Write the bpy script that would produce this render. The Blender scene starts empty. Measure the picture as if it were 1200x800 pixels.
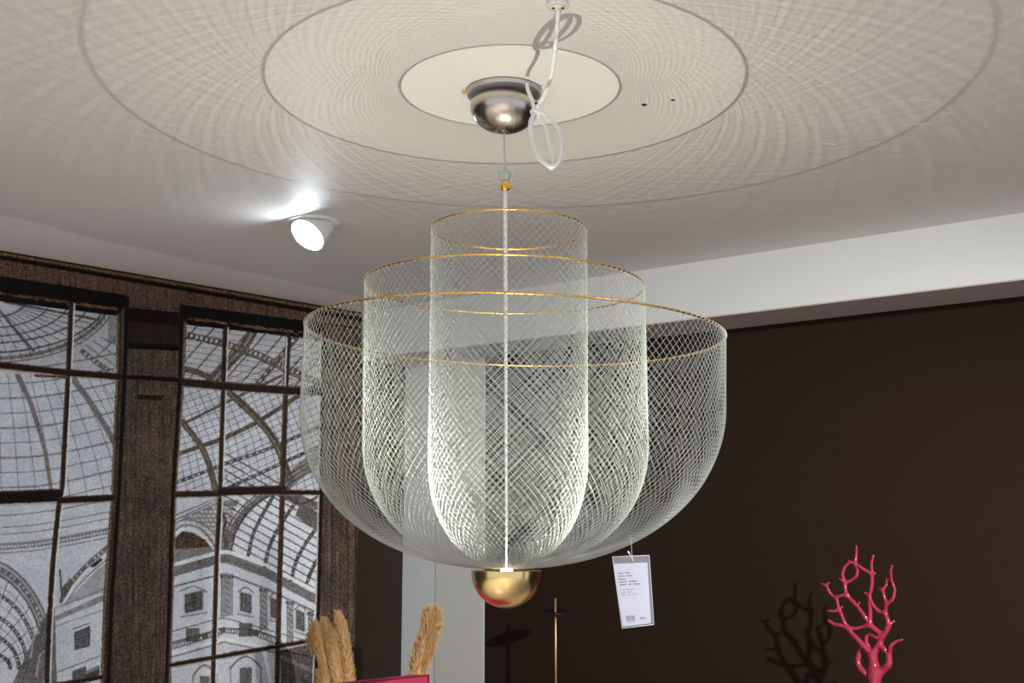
import bpy, bmesh, math, random
import numpy as np
from mathutils import Vector, Matrix
random.seed(7); rng = np.random.default_rng(11)
COL = bpy.context.scene.collection
sc = bpy.context.scene

# ------------------------------------------------------------------ survey of the room
F, T, H = 1400.0, math.radians(9.5), 1.55          # focal length in pixels, pitch, eye height
def ray(px, py):
    x = (px-600)/F; z = -(py-400)/F
    return np.array([x, math.cos(T)-z*math.sin(T), math.sin(T)+z*math.cos(T)])
EYE = np.array([0, 0, H])
def at_z(px, py, z): r = ray(px, py); return EYE + r*(z-H)/r[2]
def at_y(px, py, y): r = ray(px, py); return EYE + r*y/r[1]
def at_plane(px, py, p, n): r = ray(px, py); return EYE + r*np.dot(p-EYE, n)/np.dot(r, n)
def project(P):
    q = P-EYE
    y = q[..., 1]*math.cos(T)+q[..., 2]*math.sin(T); z = -q[..., 1]*math.sin(T)+q[..., 2]*math.cos(T)
    return 600+F*q[..., 0]/y, 400-F*z/y
ZC = H+.956
C0 = at_z(424, 366, ZC); R0 = at_z(1200, 249, ZC); L0 = at_z(0, 293, ZC)
U = (R0-C0)/np.linalg.norm(R0-C0); NB = np.array([-U[1], U[0], 0.])
LW = (C0-L0)/np.linalg.norm(C0-L0); NL = np.array([LW[1], -LW[0], 0.])   # NL: into the room
ZB = at_plane(1200, 326, C0, NB)[2]; REC = .25
W0 = C0+NB*REC

# ------------------------------------------------------------------ helpers
def link(o, parent=None):
    COL.objects.link(o)
    if parent is not None: o.parent = parent
    return o
def mesh(name, V, Fc, mat, parent=None, smooth=False):
    me = bpy.data.meshes.new(name)
    me.from_pydata([tuple(map(float, v)) for v in V], [], [tuple(map(int, f)) for f in Fc]); me.update()
    if mat: me.materials.append(mat)
    if smooth: me.polygons.foreach_set('use_smooth', [True]*len(me.polygons))
    return link(bpy.data.objects.new(name, me), parent)
def quads_mesh(name, V, Q, mat, parent=None, smooth=True):
    me = bpy.data.meshes.new(name); V = np.asarray(V, np.float32); Q = np.asarray(Q, np.int32)
    me.vertices.add(len(V)); me.vertices.foreach_set('co', V.ravel())
    me.loops.add(Q.size); me.loops.foreach_set('vertex_index', Q.ravel())
    me.polygons.add(len(Q)); me.polygons.foreach_set('loop_start', np.arange(0, Q.size, 4, dtype=np.int32))
    try: me.polygons.foreach_set('loop_total', np.full(len(Q), 4, np.int32))
    except Exception: pass
    me.polygons.foreach_set('use_smooth', np.full(len(Q), smooth))
    me.update(calc_edges=True); me.validate()
    if mat: me.materials.append(mat)
    return link(bpy.data.objects.new(name, me), parent)
def bm_obj(name, bm, mat, parent=None, smooth=True, auto=None):
    bmesh.ops.recalc_face_normals(bm, faces=bm.faces)
    me = bpy.data.meshes.new(name); bm.to_mesh(me); bm.free()
    if mat: me.materials.append(mat)
    if smooth: me.polygons.foreach_set('use_smooth', [True]*len(me.polygons))
    o = link(bpy.data.objects.new(name, me), parent)
    if auto:
        m = o.modifiers.new('es', 'EDGE_SPLIT'); m.split_angle = math.radians(auto)
    return o
def empty(name, loc):
    o = bpy.data.objects.new(name, None); o.location = loc; o.empty_display_size = .1
    return link(o)
def tag(o, label=None, cat=None, group=None, kind=None):
    if label: o['label'] = label
    if cat: o['category'] = cat
    if group: o['group'] = group
    if kind: o['kind'] = kind
    return o
def prism(name, pts, dvec, mat, parent=None):
    """solid from a polygon (3-D points) pushed along dvec"""
    bm = bmesh.new(); a = [bm.verts.new(p) for p in pts]; b = [bm.verts.new(np.asarray(p)+np.asarray(dvec)) for p in pts]
    n = len(pts); bm.faces.new(a); bm.faces.new(b[::-1])
    for i in range(n): bm.faces.new((a[i], b[i], b[(i+1) % n], a[(i+1) % n]))
    return bm_obj(name, bm, mat, parent, smooth=False)
def lathe_bm(profile, n=64, M=None):
    bm = bmesh.new(); rings = []
    for r, z in profile:
        if r < 1e-6: rings.append([bm.verts.new((0, 0, z))])
        else: rings.append([bm.verts.new((r*math.cos(2*math.pi*k/n), r*math.sin(2*math.pi*k/n), z)) for k in range(n)])
    for a, b in zip(rings, rings[1:]):
        if len(a) == 1 and len(b) == 1: continue
        for k in range(n):
            if len(a) == 1: bm.faces.new((a[0], b[k], b[(k+1) % n]))
            elif len(b) == 1: bm.faces.new((a[k], b[0], a[(k+1) % n]))
            else: bm.faces.new((a[k], b[k], b[(k+1) % n], a[(k+1) % n]))
    if M is not None: bmesh.ops.transform(bm, matrix=M, verts=bm.verts)
    return bm
def tube_arrays(P, r, ns=8, closed=False, base=0, caps=False):
    P = np.asarray(P, float); n = len(P)
    r = np.broadcast_to(np.asarray(r, float), (n,))
    if closed: tan = np.roll(P, -1, 0)-np.roll(P, 1, 0)
    else: tan = np.gradient(P, axis=0)
    tan /= np.linalg.norm(tan, axis=1)[:, None]+1e-12
    ref = np.array([0, 0, 1.]) if abs(tan[0][2]) < .9 else np.array([1., 0, 0])
    nrm = ref-tan[0]*np.dot(ref, tan[0]); nrm /= np.linalg.norm(nrm); N = [nrm]
    for i in range(1, n):
        v = N[-1]-tan[i]*np.dot(N[-1], tan[i]); N.append(v/np.linalg.norm(v))
    N = np.array(N); B = np.cross(tan, N)
    a = np.arange(ns)*2*math.pi/ns
    V = P[:, None]+r[:, None, None]*(np.cos(a)[None, :, None]*N[:, None]+np.sin(a)[None, :, None]*B[:, None])
    m = n if closed else n-1
    i, k = np.meshgrid(np.arange(m), np.arange(ns), indexing='ij'); j = (i+1) % n; l = (k+1) % ns
    Q = np.stack([i*ns+k, i*ns+l, j*ns+l, j*ns+k], -1).reshape(-1, 4)+base
    return V.reshape(-1, 3), Q
def tubes(name, paths, mat, parent=None, ns=8):
    """paths: list of (points, radius, closed)"""
    Vs, Qs, b = [], [], 0
    for P, r, c in paths:
        P = np.asarray(P, float)
        if not c:                                   # rounded closed ends
            rr = np.array(np.broadcast_to(np.asarray(r, float), (len(P),)))
            d0 = (P[0]-P[1])/np.linalg.norm(P[0]-P[1]); d1 = (P[-1]-P[-2])/np.linalg.norm(P[-1]-P[-2])
            P = np.vstack([P[0]+d0*rr[0]*.6, P, P[-1]+d1*rr[-1]*.6]); r = np.concatenate([[rr[0]*.05], rr, [rr[-1]*.05]])
        V, Q = tube_arrays(P, r, ns, c, b); Vs.append(V); Qs.append(Q); b += len(V)
    return quads_mesh(name, np.vstack(Vs), np.vstack(Qs), mat, parent)
def spline(P, n=12):
    P = np.asarray(P, float); Q = np.vstack([2*P[0]-P[1], P, 2*P[-1]-P[-2]]); out = []
    for i in range(1, len(Q)-2):
        p0, p1, p2, p3 = Q[i-1:i+3]
        for t in np.linspace(0, 1, n, endpoint=False):
            out.append(.5*((2*p1)+(p2-p0)*t+(2*p0-5*p1+4*p2-p3)*t*t+(3*p1-p0-3*p2+p3)*t**3))
    out.append(P[-1]); return np.array(out)

def lin(c): 
    c = np.asarray(c, float)/255; return np.where(c <= .04045, c/12.92, ((c+.055)/1.055)**2.4)
def mat(name, rgb, rough=.6, metal=0., **k):
    m = bpy.data.materials.new(name); m.use_nodes = True; nt = m.node_tree; b = nt.nodes['Principled BSDF']
    c = tuple(lin(rgb))+(1,) if max(rgb) > 1 else tuple(rgb)+(1,)
    b.inputs['Base Color'].default_value = c; b.inputs['Roughness'].default_value = rough; b.inputs['Metallic'].default_value = metal
    for kk, v in k.items():
        if kk in ('noise', 'bump', 'aniso'): continue
        b.inputs[kk].default_value = v
    if 'noise' in k or 'bump' in k:
        tc = nt.nodes.new('ShaderNodeTexCoord'); n = nt.nodes.new('ShaderNodeTexNoise')
        s, amt = k.get('noise', (40, .0)); n.inputs['Scale'].default_value = s; n.inputs['Detail'].default_value = 6
        nt.links.new(tc.outputs['Object'], n.inputs['Vector'])
        if amt:
            mx = nt.nodes.new('ShaderNodeMix'); mx.data_type = 'RGBA'; mx.inputs[6].default_value = tuple(x*(1-amt) for x in c[:3])+(1,)
            mx.inputs[7].default_value = tuple(min(1, x*(1+amt)) for x in c[:3])+(1,)
            nt.links.new(n.outputs['Fac'], mx.inputs[0]); nt.links.new(mx.outputs[2], b.inputs['Base Color'])
        if 'bump' in k:
            bp = nt.nodes.new('ShaderNodeBump'); bp.inputs['Strength'].default_value = k['bump'][0]; bp.inputs['Distance'].default_value = k['bump'][1]
            nt.links.new(n.outputs['Fac'], bp.inputs['Height']); nt.links.new(bp.outputs['Normal'], b.inputs['Normal'])
    return m
def emis(name, rgb, s):
    m = mat(name, (.8, .8, .8), .5); b = m.node_tree.nodes['Principled BSDF']
    b.inputs['Emission Color'].default_value = tuple(rgb)+(1,); b.inputs['Emission Strength'].default_value = s
    return m
def brushed(name, rgb, rough, scale, amt=.12, metal=1.0):
    m = mat(name, rgb, rough, metal); nt = m.node_tree; b = nt.nodes['Principled BSDF']
    tc = nt.nodes.new('ShaderNodeTexCoord'); mp = nt.nodes.new('ShaderNodeMapping'); mp.inputs['Scale'].default_value = scale
    n = nt.nodes.new('ShaderNodeTexNoise'); n.inputs['Scale'].default_value = 1; n.inputs['Detail'].default_value = 5
    r = nt.nodes.new('ShaderNodeMapRange'); r.inputs['To Min'].default_value = max(.02, rough-amt); r.inputs['To Max'].default_value = rough+amt
    nt.links.new(tc.outputs['Object'], mp.inputs['Vector']); nt.links.new(mp.outputs[0], n.inputs['Vector'])
    nt.links.new(n.outputs['Fac'], r.inputs['Value']); nt.links.new(r.outputs[0], b.inputs['Roughness'])
    bp = nt.nodes.new('ShaderNodeBump'); bp.inputs['Strength'].default_value = .04; bp.inputs['Distance'].default_value = .002
    nt.links.new(n.outputs['Fac'], bp.inputs['Height']); nt.links.new(bp.outputs['Normal'], b.inputs['Normal'])
    return m

M = dict(
    ceiling=mat('ceiling_paint', (.70, .685, .66), .55, noise=(3, .02), bump=(.03, .002)),
    patch=mat('skim_patch', (.75, .73, .71), .4),
    skim=mat('skim_patch_faint', (.72, .71, .69), .42),
    beam=mat('beam_paint', (.62, .64, .64), .6, noise=(5, .015)),
    cool=mat('cool_white_paint', (.60, .64, .66), .6, noise=(5, .015)),
    warm=mat('grey_white_paint', (.56, .575, .54), .6, noise=(5, .015)),
    brown=mat('brown_wall_paint', (.0205, .0115, .0070), .85, 0., **{'Specular IOR Level': .12}, noise=(160, .25), bump=(.15, .001)),
    glossy=mat('glossy_brown_paint', (.026, .015, .0105), .30, 0., **{'Specular IOR Level': .25}, noise=(8, .1)),
    floor=mat('floor_screed', (.52, .47, .44), .35, noise=(2, .1)),
    wire=mat('galvanised_wire', (.45, .485, .475), .40, .6),
    gold=mat('gold_rim', (.86, .50, .12), .25, 1., noise=(60, .15)),
    brass=brushed('brushed_brass', (.90, .68, .30), .22, (3, 3, 160)),
    steel=brushed('brushed_steel', (.56, .52, .47), .24, (160, 3, 3)),
    plate=mat('canopy_plate', (.55, .54, .53), .45, .7),
    rod=mat('rod_white', (.95, .96, .98), .4, 0.),
    cable=mat('cable_grey', (.55, .58, .6), .5),
    thin=mat('thin_wire', (.38, .37, .36), .4, .6),
    seam=mat('sleeve_seam', (.50, .51, .58), .3),
    grip=mat('cable_ball', (.50, .57, .555), .55),
    cord=mat('white_cord', (.90, .91, .92), .45),
    white=mat('white_plastic', (.82, .83, .84), .45),
    dark=mat('dark_hole', (.015, .013, .012), .9),
    lens=emis('lamp_lens', (.80, .90, 1.), 85),
    led=emis('led_face', (1., .97, .88), 30),
    pink=mat('raspberry_lacquer', (.33, .026, .058), .16, noise=(25, .08)),
    leather=mat('raspberry_leather', (.42, .035, .085), .42, bump=(.1, .002), noise=(120, .1)),
    piping=mat('raspberry_piping', (.22, .012, .04), .4),
    plume=mat('pampas_tan', (.74, .48, .22), .9, noise=(90, .25)),
    stalk=mat('pampas_stalk', (.42, .33, .17), .8),
    vase=mat('grey_ceramic', (.32, .31, .30), .4),
    blackmetal=mat('black_disc', (.008, .008, .009), .4),
    brassrod=mat('brass_rod', (.60, .38, .16), .35, .9),
    walnut=mat('walnut', (.12, .07, .045), .45, noise=(12, .3)),
    card=mat('card_paper', (.47, .49, .60), .6),
    ink=mat('grey_ink', (.03, .035, .05), .7),
    pale_ink=mat('pale_ink', (.20, .22, .27), .7),
)
def sleeve_mat():
    m = bpy.data.materials.new('clear_sleeve'); m.use_nodes = True; nt = m.node_tree; nt.nodes.clear()
    o = nt.nodes.new('ShaderNodeOutputMaterial'); mx = nt.nodes.new('ShaderNodeMixShader'); mx.inputs[0].default_value = .16
    t = nt.nodes.new('ShaderNodeBsdfTransparent'); p = nt.nodes.new('ShaderNodeBsdfPrincipled')
    p.inputs['Base Color'].default_value = (.62, .64, .72, 1); p.inputs['Roughness'].default_value = .15
    nt.links.new(t.outputs[0], mx.inputs[1]); nt.links.new(p.outputs[0], mx.inputs[2]); nt.links.new(mx.outputs[0], o.inputs[0]); return m
M['sleeve'] = sleeve_mat()

# ------------------------------------------------------------------ the room
up = np.array([0, 0, 1.])
def fl(p, z=0): return np.array([p[0], p[1], z])
LR, LL = 6.6, 7.2
A = C0-LW*LL                                       # far end of the side wall, behind the camera
B = C0+U*LR
W1 = W0+U*LR
e = C0+LW*(REC/np.dot(LW, NB))                     # corner of the recess and the side wall
outer = [fl(A)+fl(-NL*.12), fl(e)+fl(LW*.2-NL*.12), fl(W1)+fl(NB*.15+U*.1), fl(B)-fl(LW*LL), ]
o = prism('floor', outer, (0, 0, -.1), M['floor']); tag(o, kind='structure')
o = prism('ceiling', [p+up*ZC for p in outer], (0, 0, .1), M['ceiling']); tag(o, kind='structure')
o = prism('wall_left', [fl(A), fl(e), fl(e)-NL*.12, fl(A)-NL*.12], up*ZC, M['glossy']); tag(o, kind='structure')
o = prism('wall_back', [fl(e), fl(W1), fl(W1)+NB*.15, fl(e)+LW*.15], up*ZC, M['brown']); tag(o, kind='structure')
o = prism('ceiling_beam', [fl(C0, ZB), fl(B, ZB), fl(W1, ZB), fl(e, ZB)], up*(ZC-ZB), M['beam']); tag(o, kind='structure')
# shade under the beam, painted as a thin darker sheet
o = prism('soffit_shade', [fl(C0, ZB)+NB*.002, fl(B, ZB)+NB*.002, fl(W1, ZB), fl(e, ZB)], up*-.004, mat('soffit_shade_tone', (.46, .41, .385), .6)); tag(o, kind='structure')
def rec_x(px, y=700): return np.dot(at_plane(px, y, W0, NB)-W0, U)
s0, s1, s2 = np.dot(e-W0, U), rec_x(512), rec_x(568)
o = prism('wall_panel_cool', [fl(W0+U*s0), fl(W0+U*s1), fl(W0+U*s1)-NB*.006, fl(W0+U*s0)-NB*.006], up*(ZB-.004), M['cool']); o.name = 'wall_back_panel'; tag(o, kind='structure')
o = prism('column', [fl(W0+U*s1), fl(W0+U*s2), fl(W0+U*s2)-NB*.010, fl(W0+U*s1)-NB*.010], up*(ZB-.004), M['warm']); tag(o, kind='structure')

# skim-coat strip on the ceiling along the mural wall, with a ragged edge
sa = []
for x, y in ((-260, 196), (-80, 236), (25, 257), (68, 267), (70, 268.5), (112, 279), (114, 280.5), (178, 293), (200, 299.5), (300, 321), (345, 330), (400, 342), (420, 347.5)):
    p = at_z(x, y, ZC); sa.append(fl(p, ZC))
strip = sa+[fl(C0, ZC), fl(C0-LW*4.2, ZC)]
o = prism('ceiling_skim_strip', [p-up*.0002 for p in strip], (0, 0, -.0002), mat('skim_strip', (.85, .83, .80), .5)); tag(o, kind='structure')
def patch(name, pts, m, t=.0002):
    o = prism(name, [at_z(x, y, ZC)-up*.0002 for x, y in pts], (0, 0, -t), m); tag(o, kind='structure'); return o
patch('ceiling_skim_patch', [(338, 326), (352, 323), (378, 320.5), (405, 325), (400, 328), (384, 331), (362, 332)], M['patch'], .0004)
patch('ceiling_skim_patch', [(978, 148), (992, 138), (1008, 130), (1046, 119), (1084, 116), (1100, 120), (1104, 131), (1117, 133), (1108, 137), (1091, 139), (1089, 153), (1072, 153), (1046, 160), (1008, 165), (990, 158)], M['patch'])
patch('ceiling_skim_patch', [(905, 87), (952, 86), (958, 80), (1010, 62), (1042, 46), (1054, 55), (1042, 76), (1030, 92), (985, 99), (934, 104), (932, 101), (955, 90)], M['skim'], .0004)
patch('ceiling_skim_patch', [(1056, 146.2), (1090, 144.8), (1090, 152), (1088.5, 152), (1088, 146.2), (1056, 147.4)], M['beam'], .0005)
patch('ceiling_skim_patch', [(966, 168.5), (980, 169), (980, 170.3), (966, 169.8)], M['beam'], .0005)
for (x, y, r) in ((755, 122.5, .006), (788.5, 117, .0048)):
    p = at_z(x, y, ZC); bm = lathe_bm([(0, -.0012), (r*.9, -.0012), (r, -.0006), (r, 0)], 20, Matrix.Translation(p-up*.0001)); o = bm_obj('ceiling_screw_hole', bm, M['dark']); tag(o, kind='structure')

# ------------------------------------------------------------------ mural print (flat wallpaper, colours held per point)
S = 2; X0, Y0, X1, Y1 = -170, 250, 440, 900
cw, ch = (X1-X0)*S, (Y1-Y0)*S
YY, XX = np.mgrid[0:ch, 0:cw].astype(np.float32); XX = XX/S+X0; YY = YY/S+Y0
IM = np.zeros((ch, cw, 3), np.float32)
def smooth_noise(sx, sy, seed, amp=1.):
    r = np.random.default_rng(seed); gx, gy = int((X1-X0)/sx)+3, int((Y1-Y0)/sy)+3
    g = r.standard_normal((gy, gx)).astype(np.float32); u = (XX-X0)/sx; v = (YY-Y0)/sy
    i, j = v.astype(int), u.astype(int); a, b = v-i, u-j
    return amp*((g[i, j]*(1-b)+g[i, j+1]*b)*(1-a)+(g[i+1, j]*(1-b)+g[i+1, j+1]*b)*a)
def put(mask, col, sl):
    IM[sl] += (np.asarray(col, np.float32)-IM[sl])*mask[..., None]
def box(xa, ya, xb, yb):
    return (slice(max(0, int((ya-Y0)*S)), min(ch, int((yb-Y0)*S)+2)), slice(max(0, int((xa-X0)*S)), min(cw, int((xb-X0)*S)+2)))
def line(pts, w, col, al=1., w2=None, lattice=None):
    pts = np.asarray(pts, float); n = len(pts)-1; run = 0
    lens = np.hypot(*np.diff(pts, axis=0).T); tot = lens.sum()
    sl = box(pts[:, 0].min()-w-2, pts[:, 1].min()-w-2, pts[:, 0].max()+w+2, pts[:, 1].max()+w+2)
    x, y = XX[sl], YY[sl]
    if x.size == 0: return
    m = np.zeros_like(x)
    for k in range(n):
        a, b = pts[k], pts[k+1]; d = b-a; L2 = (d**2).sum()+1e-9
        t = np.clip(((x-a[0])*d[0]+(y-a[1])*d[1])/L2, 0, 1)
        ds = np.hypot(x-a[0]-t*d[0], y-a[1]-t*d[1]); s = run+t*lens[k]
        ww = w if w2 is None else w+(w2-w)*s/tot
        mm = np.clip(ww/2-ds+.5, 0, 1)
        if ww is w and w < 1: mm *= 1
        if lattice:
            per, hollow = lattice; hole = (ds < ww/2-1.2) & (((s % per)/per) > hollow); mm = np.where(hole, 0, mm)
        m = np.maximum(m, mm); run += lens[k]
    put(m*al, col, sl)
def crv(pts, w, col, al=1., **k): line(spline(np.array(pts, float), 8), w, col, al, **k)
def poly(pts, col, al=1., tex=None):
    pts = np.asarray(pts, float); sl = box(pts[:, 0].min()-1, pts[:, 1].min()-1, pts[:, 0].max()+1, pts[:, 1].max()+1)
    x, y = XX[sl], YY[sl]; ins = np.zeros(x.shape, bool); n = len(pts)
    for k in range(n):
        xa, ya = pts[k]; xb, yb = pts[(k+1) % n]
        if ya == yb: continue
        c = ((ya > y) != (yb > y)) & (x < (xb-xa)*(y-ya)/(yb-ya)+xa); ins ^= c
    put(ins.astype(np.float32)*al, col, sl)
GL = (174, 183, 197)
IM[:] = GL
g1 = (112, 108, 106); g2 = (135, 132, 130); dk = (72, 66, 62); th = (112, 104, 100)
# -- first window: ribbed glass dome
cx, cy = -12, 350
def ell(a, b, a0, a1, n=40): t = np.radians(np.linspace(a0, a1, n)); return np.stack([cx+a*np.cos(t), cy+b*np.sin(t)], 1)
poly([(-170, 340), (150, 340), (150, 440), (-170, 440)], (160, 164, 172))
for a, b, w in ((44, 22, 1.2), (72, 34, 1.3), (94, 44, 1.2), (118, 52, 1.5), (136, 63, 1.8)): line(ell(a, b, -20, 110), w, dk, .85)
for k in range(-20, 110, 6): t = math.radians(k); line([(cx+40*math.cos(t), cy+20*math.sin(t)), (cx+136*math.cos(t), cy+63*math.sin(t))], .8, dk, .6)
for k in (22, 68): t = math.radians(k); line([(cx+20*math.cos(t), cy+10*math.sin(t)), (cx+138*math.cos(t), cy+66*math.sin(t))], 2.6, (86, 80, 78), .85)
line(ell(140, 70, -30, 115), 5, g2, .8); line(ell(140, 70, -30, 115), 1, dk, .5); line(ell(146, 75, -30, 115), 1.2, dk, .6)
for k in range(0, 110, 5): t = math.radians(k); line([(cx+137*math.cos(t), cy+66*math.sin(t)), (cx+145*math.cos(t), cy+73*math.sin(t))], 1.2, (95, 92, 90), .7)
line([(97, 412), (118, 428), (137, 440)], 6, (120, 114, 108), .9, lattice=(6, .5))
for d in (0, 9, 18): line([(100+d, 404-d*.5), (140, 432-d*1.4)], 1, dk, .6); line([(110+d*1.3, 420-d), (135, 398-d*.3)], .9, dk, .5)
poly([(128, 362), (140, 362), (140, 402), (126, 402)], (112, 106, 102), .35)
# lower dome grid
poly([(-170, 436), (150, 436), (150, 590), (-170, 590)], (174, 181, 193))
for k, x0 in enumerate(np.arange(-160, 150, 13)):
    lean = 8+max(x0, -20)*.55; s = np.linspace(0, 1, 12)
    line(np.stack([x0+lean*(1-(1-s)**1.4), 438+s*150], 1), .9, th, .75)
for k, y0 in enumerate(np.arange(430, 610, 17.4)):
    thick = k % 2 == 0
    crv([(-170, y0+1+(4)), (0, y0+2), (60, y0-2), (136, y0-16-(y0-430)*.02)], 2.2 if thick else .9, g2 if thick else th, .9)
crv([(20, 438), (35, 470), (45, 500), (53, 530), (60, 576)], 6.5, (132, 130, 130), .95, w2=4.5)
crv([(85, 443), (105, 470), (125, 502), (140, 530)], 7, (132, 130, 130), .95)
crv([(-70, 438), (-62, 500), (-58, 580)], 6, (132, 130, 130), .95)
# third row, vault and facade
poly([(-170, 582), (150, 582), (150, 900), (-170, 900)], (176, 183, 194))
for dy, w, c in ((0, 1.2, g1), (14, .9, th), (22, .9, th), (34, 3.4, g2), (39, 1.2, g1), (44, 1., th)):
    crv([(-170, 612+dy), (0, 604+dy), (60, 598+dy), (130, 585+dy)], w, c, .85)
for x in range(-160, 130, 4): line([(x, 641-x*.1-max(0, x-60)*.12), (x+1.5, 645-x*.1-max(0, x-60)*.12)], 1.4, g1, .6)
sp = smooth_noise(2.5, 2.5, 3)
sl = box(-170, 650, 150, 900); IM[sl] += (sp[sl]*3)[..., None]
vx, vy = -28, 782
def arc(a, b, a0=-90, a1=0, n=30): t = np.radians(np.linspace(a0, a1, n)); return np.stack([vx+a*np.cos(t), vy+b*np.sin(t)], 1)
poly(np.vstack([arc(92, 130, -180, 0), [(62, 900), (-120, 900)]]), (150, 154, 162))
line(arc(92, 130, -180, 0), 2, g1, .9); line(arc(86, 122, -180, 0), 6, (120, 118, 118), .8, lattice=(7, .4)); line(arc(80, 115, -180, 0), 1.5, dk, .8)
poly(np.vstack([arc(79, 113, -180, 0), [(50, 900), (-100, 900)]]), (184, 190, 200))
for q in range(-170, -5, 12): t = math.radians(q); line([(vx+22*math.cos(t), vy+36*math.sin(t)+6), (vx+79*math.cos(t), vy+113*math.sin(t))], 1., dk, .55)
for a, b in ((72, 92), (60, 66), (50, 42), (40, 20)): line(arc(a, b, -180, 0), 4.6, (84, 80, 80), .85, lattice=(6, .42))
for a, b in ((66, 80), (75, 103), (55, 54)): line(arc(a, b, -180, 0), .8, th, .7)
poly([(57, 714), (48, 730), (34, 760), (12, 806), (12, 900), (70, 900), (64, 712)], (128, 128, 132))
for d in range(0, 40, 5): line([(56, 722+d), (30+d*.6, 775+d), (15+d, 812+d)], .9, (95, 93, 94), .55)
for d in (0, 22, 44): line([(36+d*.3, 770+d), (40+d*.3, 745+d), (46+d*.3, 740+d)], 2, (165, 168, 174), .7)
crv([(72, 704), (86, 680), (105, 659), (135, 634)], 5.5, (112, 108, 106), .8, lattice=(6, .5)); crv([(74, 706), (88, 684), (108, 663), (138, 640)], 2.2, (196, 200, 208))
crv([(76, 708), (90, 688), (110, 668), (138, 646)], 1, dk, .7)
poly([(78, 704), (92, 690), (110, 671), (130, 655), (130, 690), (70, 712)], (150, 152, 156))
poly([(104, 664), (118, 653), (120, 656), (112, 664)], (58, 50, 42))
line([(70, 668), (72, 690), (73, 703)], 2, (92, 88, 86)); poly([(72, 690), (82, 676), (86, 682), (76, 700)], (100, 96, 94), .8)
poly([(64, 722), (122, 696), (122, 704), (64, 728)], (140, 142, 148)); line([(64, 712), (122, 690)], 1, g1, .6); line([(64, 734), (122, 714)], 1.1, g1, .7)
poly([(88, 741), (105, 734), (105, 756), (88, 761)], (112, 112, 116)); line([(88, 741), (105, 734), (105, 756), (88, 761), (88, 741)], 1.3, (88, 86, 88))
line([(96, 738), (97, 758)], 1, dk); line([(88, 750), (105, 744)], 1, dk); line([(85, 737), (107, 729)], 1.2, g1)
line([(60, 790), (118, 768)], 1.2, g1, .8)
poly([(85, 786), (101, 780), (101, 800), (85, 806)], (104, 102, 104)); poly([(101, 786), (117, 779), (117, 795), (101, 800)], (86, 84, 84)); line([(101, 788), (117, 781)], 3, (150, 152, 156), .9, lattice=(4, .5))
# -- second window: glass roof, dome ribs, gallery facade
ox = 150
poly([(ox, 360), (424, 360), (424, 455), (ox, 455)], (164, 168, 176))
for d in range(-40, 130, 7): line([(205, 372+d), (424, 372+d+34)], .8, th, .65)
for x in range(180, 470, 22): line([(x-32, 452), (x+20, 392), (x+36, 374)], 1.4, (90, 82, 72), .85)
line([(245, 452), (268, 425), (285, 408), (301, 380)], 11, (98, 90, 78), .95); line([(245, 452), (268, 425), (285, 408), (301, 380)], 3, (150, 152, 156), .8, lattice=(9, .6))
line([(214, 391), (263, 402), (300, 414), (358, 441), (400, 462)], 7, (104, 96, 84), .95, lattice=(6, .55)); line([(214, 394), (263, 406), (300, 419), (358, 447)], 1.5, dk)
line([(300, 452), (335, 410), (354, 384)], 6, (98, 90, 78), .9, lattice=(10, .6)); line([(216, 432), (232, 436), (246, 442)], 7, (96, 88, 78), .85)
poly([(ox, 455), (424, 455), (424, 580), (ox, 580)], (172, 179, 191))
for d in range(0, 300, 8): line([(200, 470+d), (262, 447+d), (424, 372+d)], .8, th, .75)
for x in range(120, 460, 10): line([(x, 452), (x+26, 515), (x+40, 580)], .9, th, .7)
line([(205, 501), (262, 473), (330, 440)], 3, (98, 90, 78), .9); line([(205, 533), (262, 514), (301, 495), (353, 462), (424, 420)], 5, (100, 92, 80), .95)
line([(205, 566), (262, 544), (317, 525), (424, 478)], 4, (92, 86, 78), .9, lattice=(8, .6)); line([(262, 574), (334, 541), (424, 500)], 4, (92, 86, 78), .9, lattice=(9, .6))
crv([(264, 455), (301, 490), (323, 519), (340, 562)], 8.5, (92, 82, 70), .97); crv([(266, 458), (301, 492), (323, 521), (340, 562)], 2, (150, 150, 150), .7, lattice=(5, .5))
crv([(214, 494), (235, 522), (247, 550), (254, 580)], 7, (104, 94, 80), .95); crv([(216, 497), (236, 524), (248, 550)], 1.6, (150, 150, 150), .6, lattice=(4, .5))
line([(335, 566), (356, 548), (378, 530)], 16, (126, 122, 118), .7)
for d in (0, 6, 12): line([(333, 572-d), (350, 560-d), (380, 545-d)], 1.2, dk, .7)
# bottom rows
poly([(ox, 578), (424, 578), (424, 900), (ox, 900)], (176, 182, 193))
sl = box(200, 578, 424, 900); IM[sl] += (sp[sl]*3)[..., None]
for d in range(0, 30, 6): line([(200, 606+d*.9), (262, 584+d*.4-4)], 1.4, (98, 94, 92), .7)
poly([(214, 606), (262, 586), (280, 586), (268, 620), (262, 646), (250, 640), (232, 618), (214, 614)], (138, 138, 140))
for i in range(12):
    for j in range(8):
        x, y = 218+i*5.2+(j % 2)*2.6, 594+j*5
        if y > 606-(x-214)*.4: line([(x, y), (x+1.5, y+.6)], 2.6, (178, 182, 188), .6)
crv([(200, 622), (215, 612), (235, 616), (250, 630), (257, 648)], 8, (128, 128, 130), .9); crv([(200, 622), (215, 612), (235, 616), (250, 630), (257, 648)], 4, (178, 182, 188), .8, lattice=(7, .5))
poly([(205, 630), (214, 622), (226, 624), (240, 632), (247, 641), (232, 642), (205, 643)], (72, 64, 50)); crv([(203, 626), (216, 619), (232, 623), (248, 638)], 2.4, (192, 196, 204))
poly([(205, 643), (247, 641), (256, 648), (205, 664)], (136, 136, 138))
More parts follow.
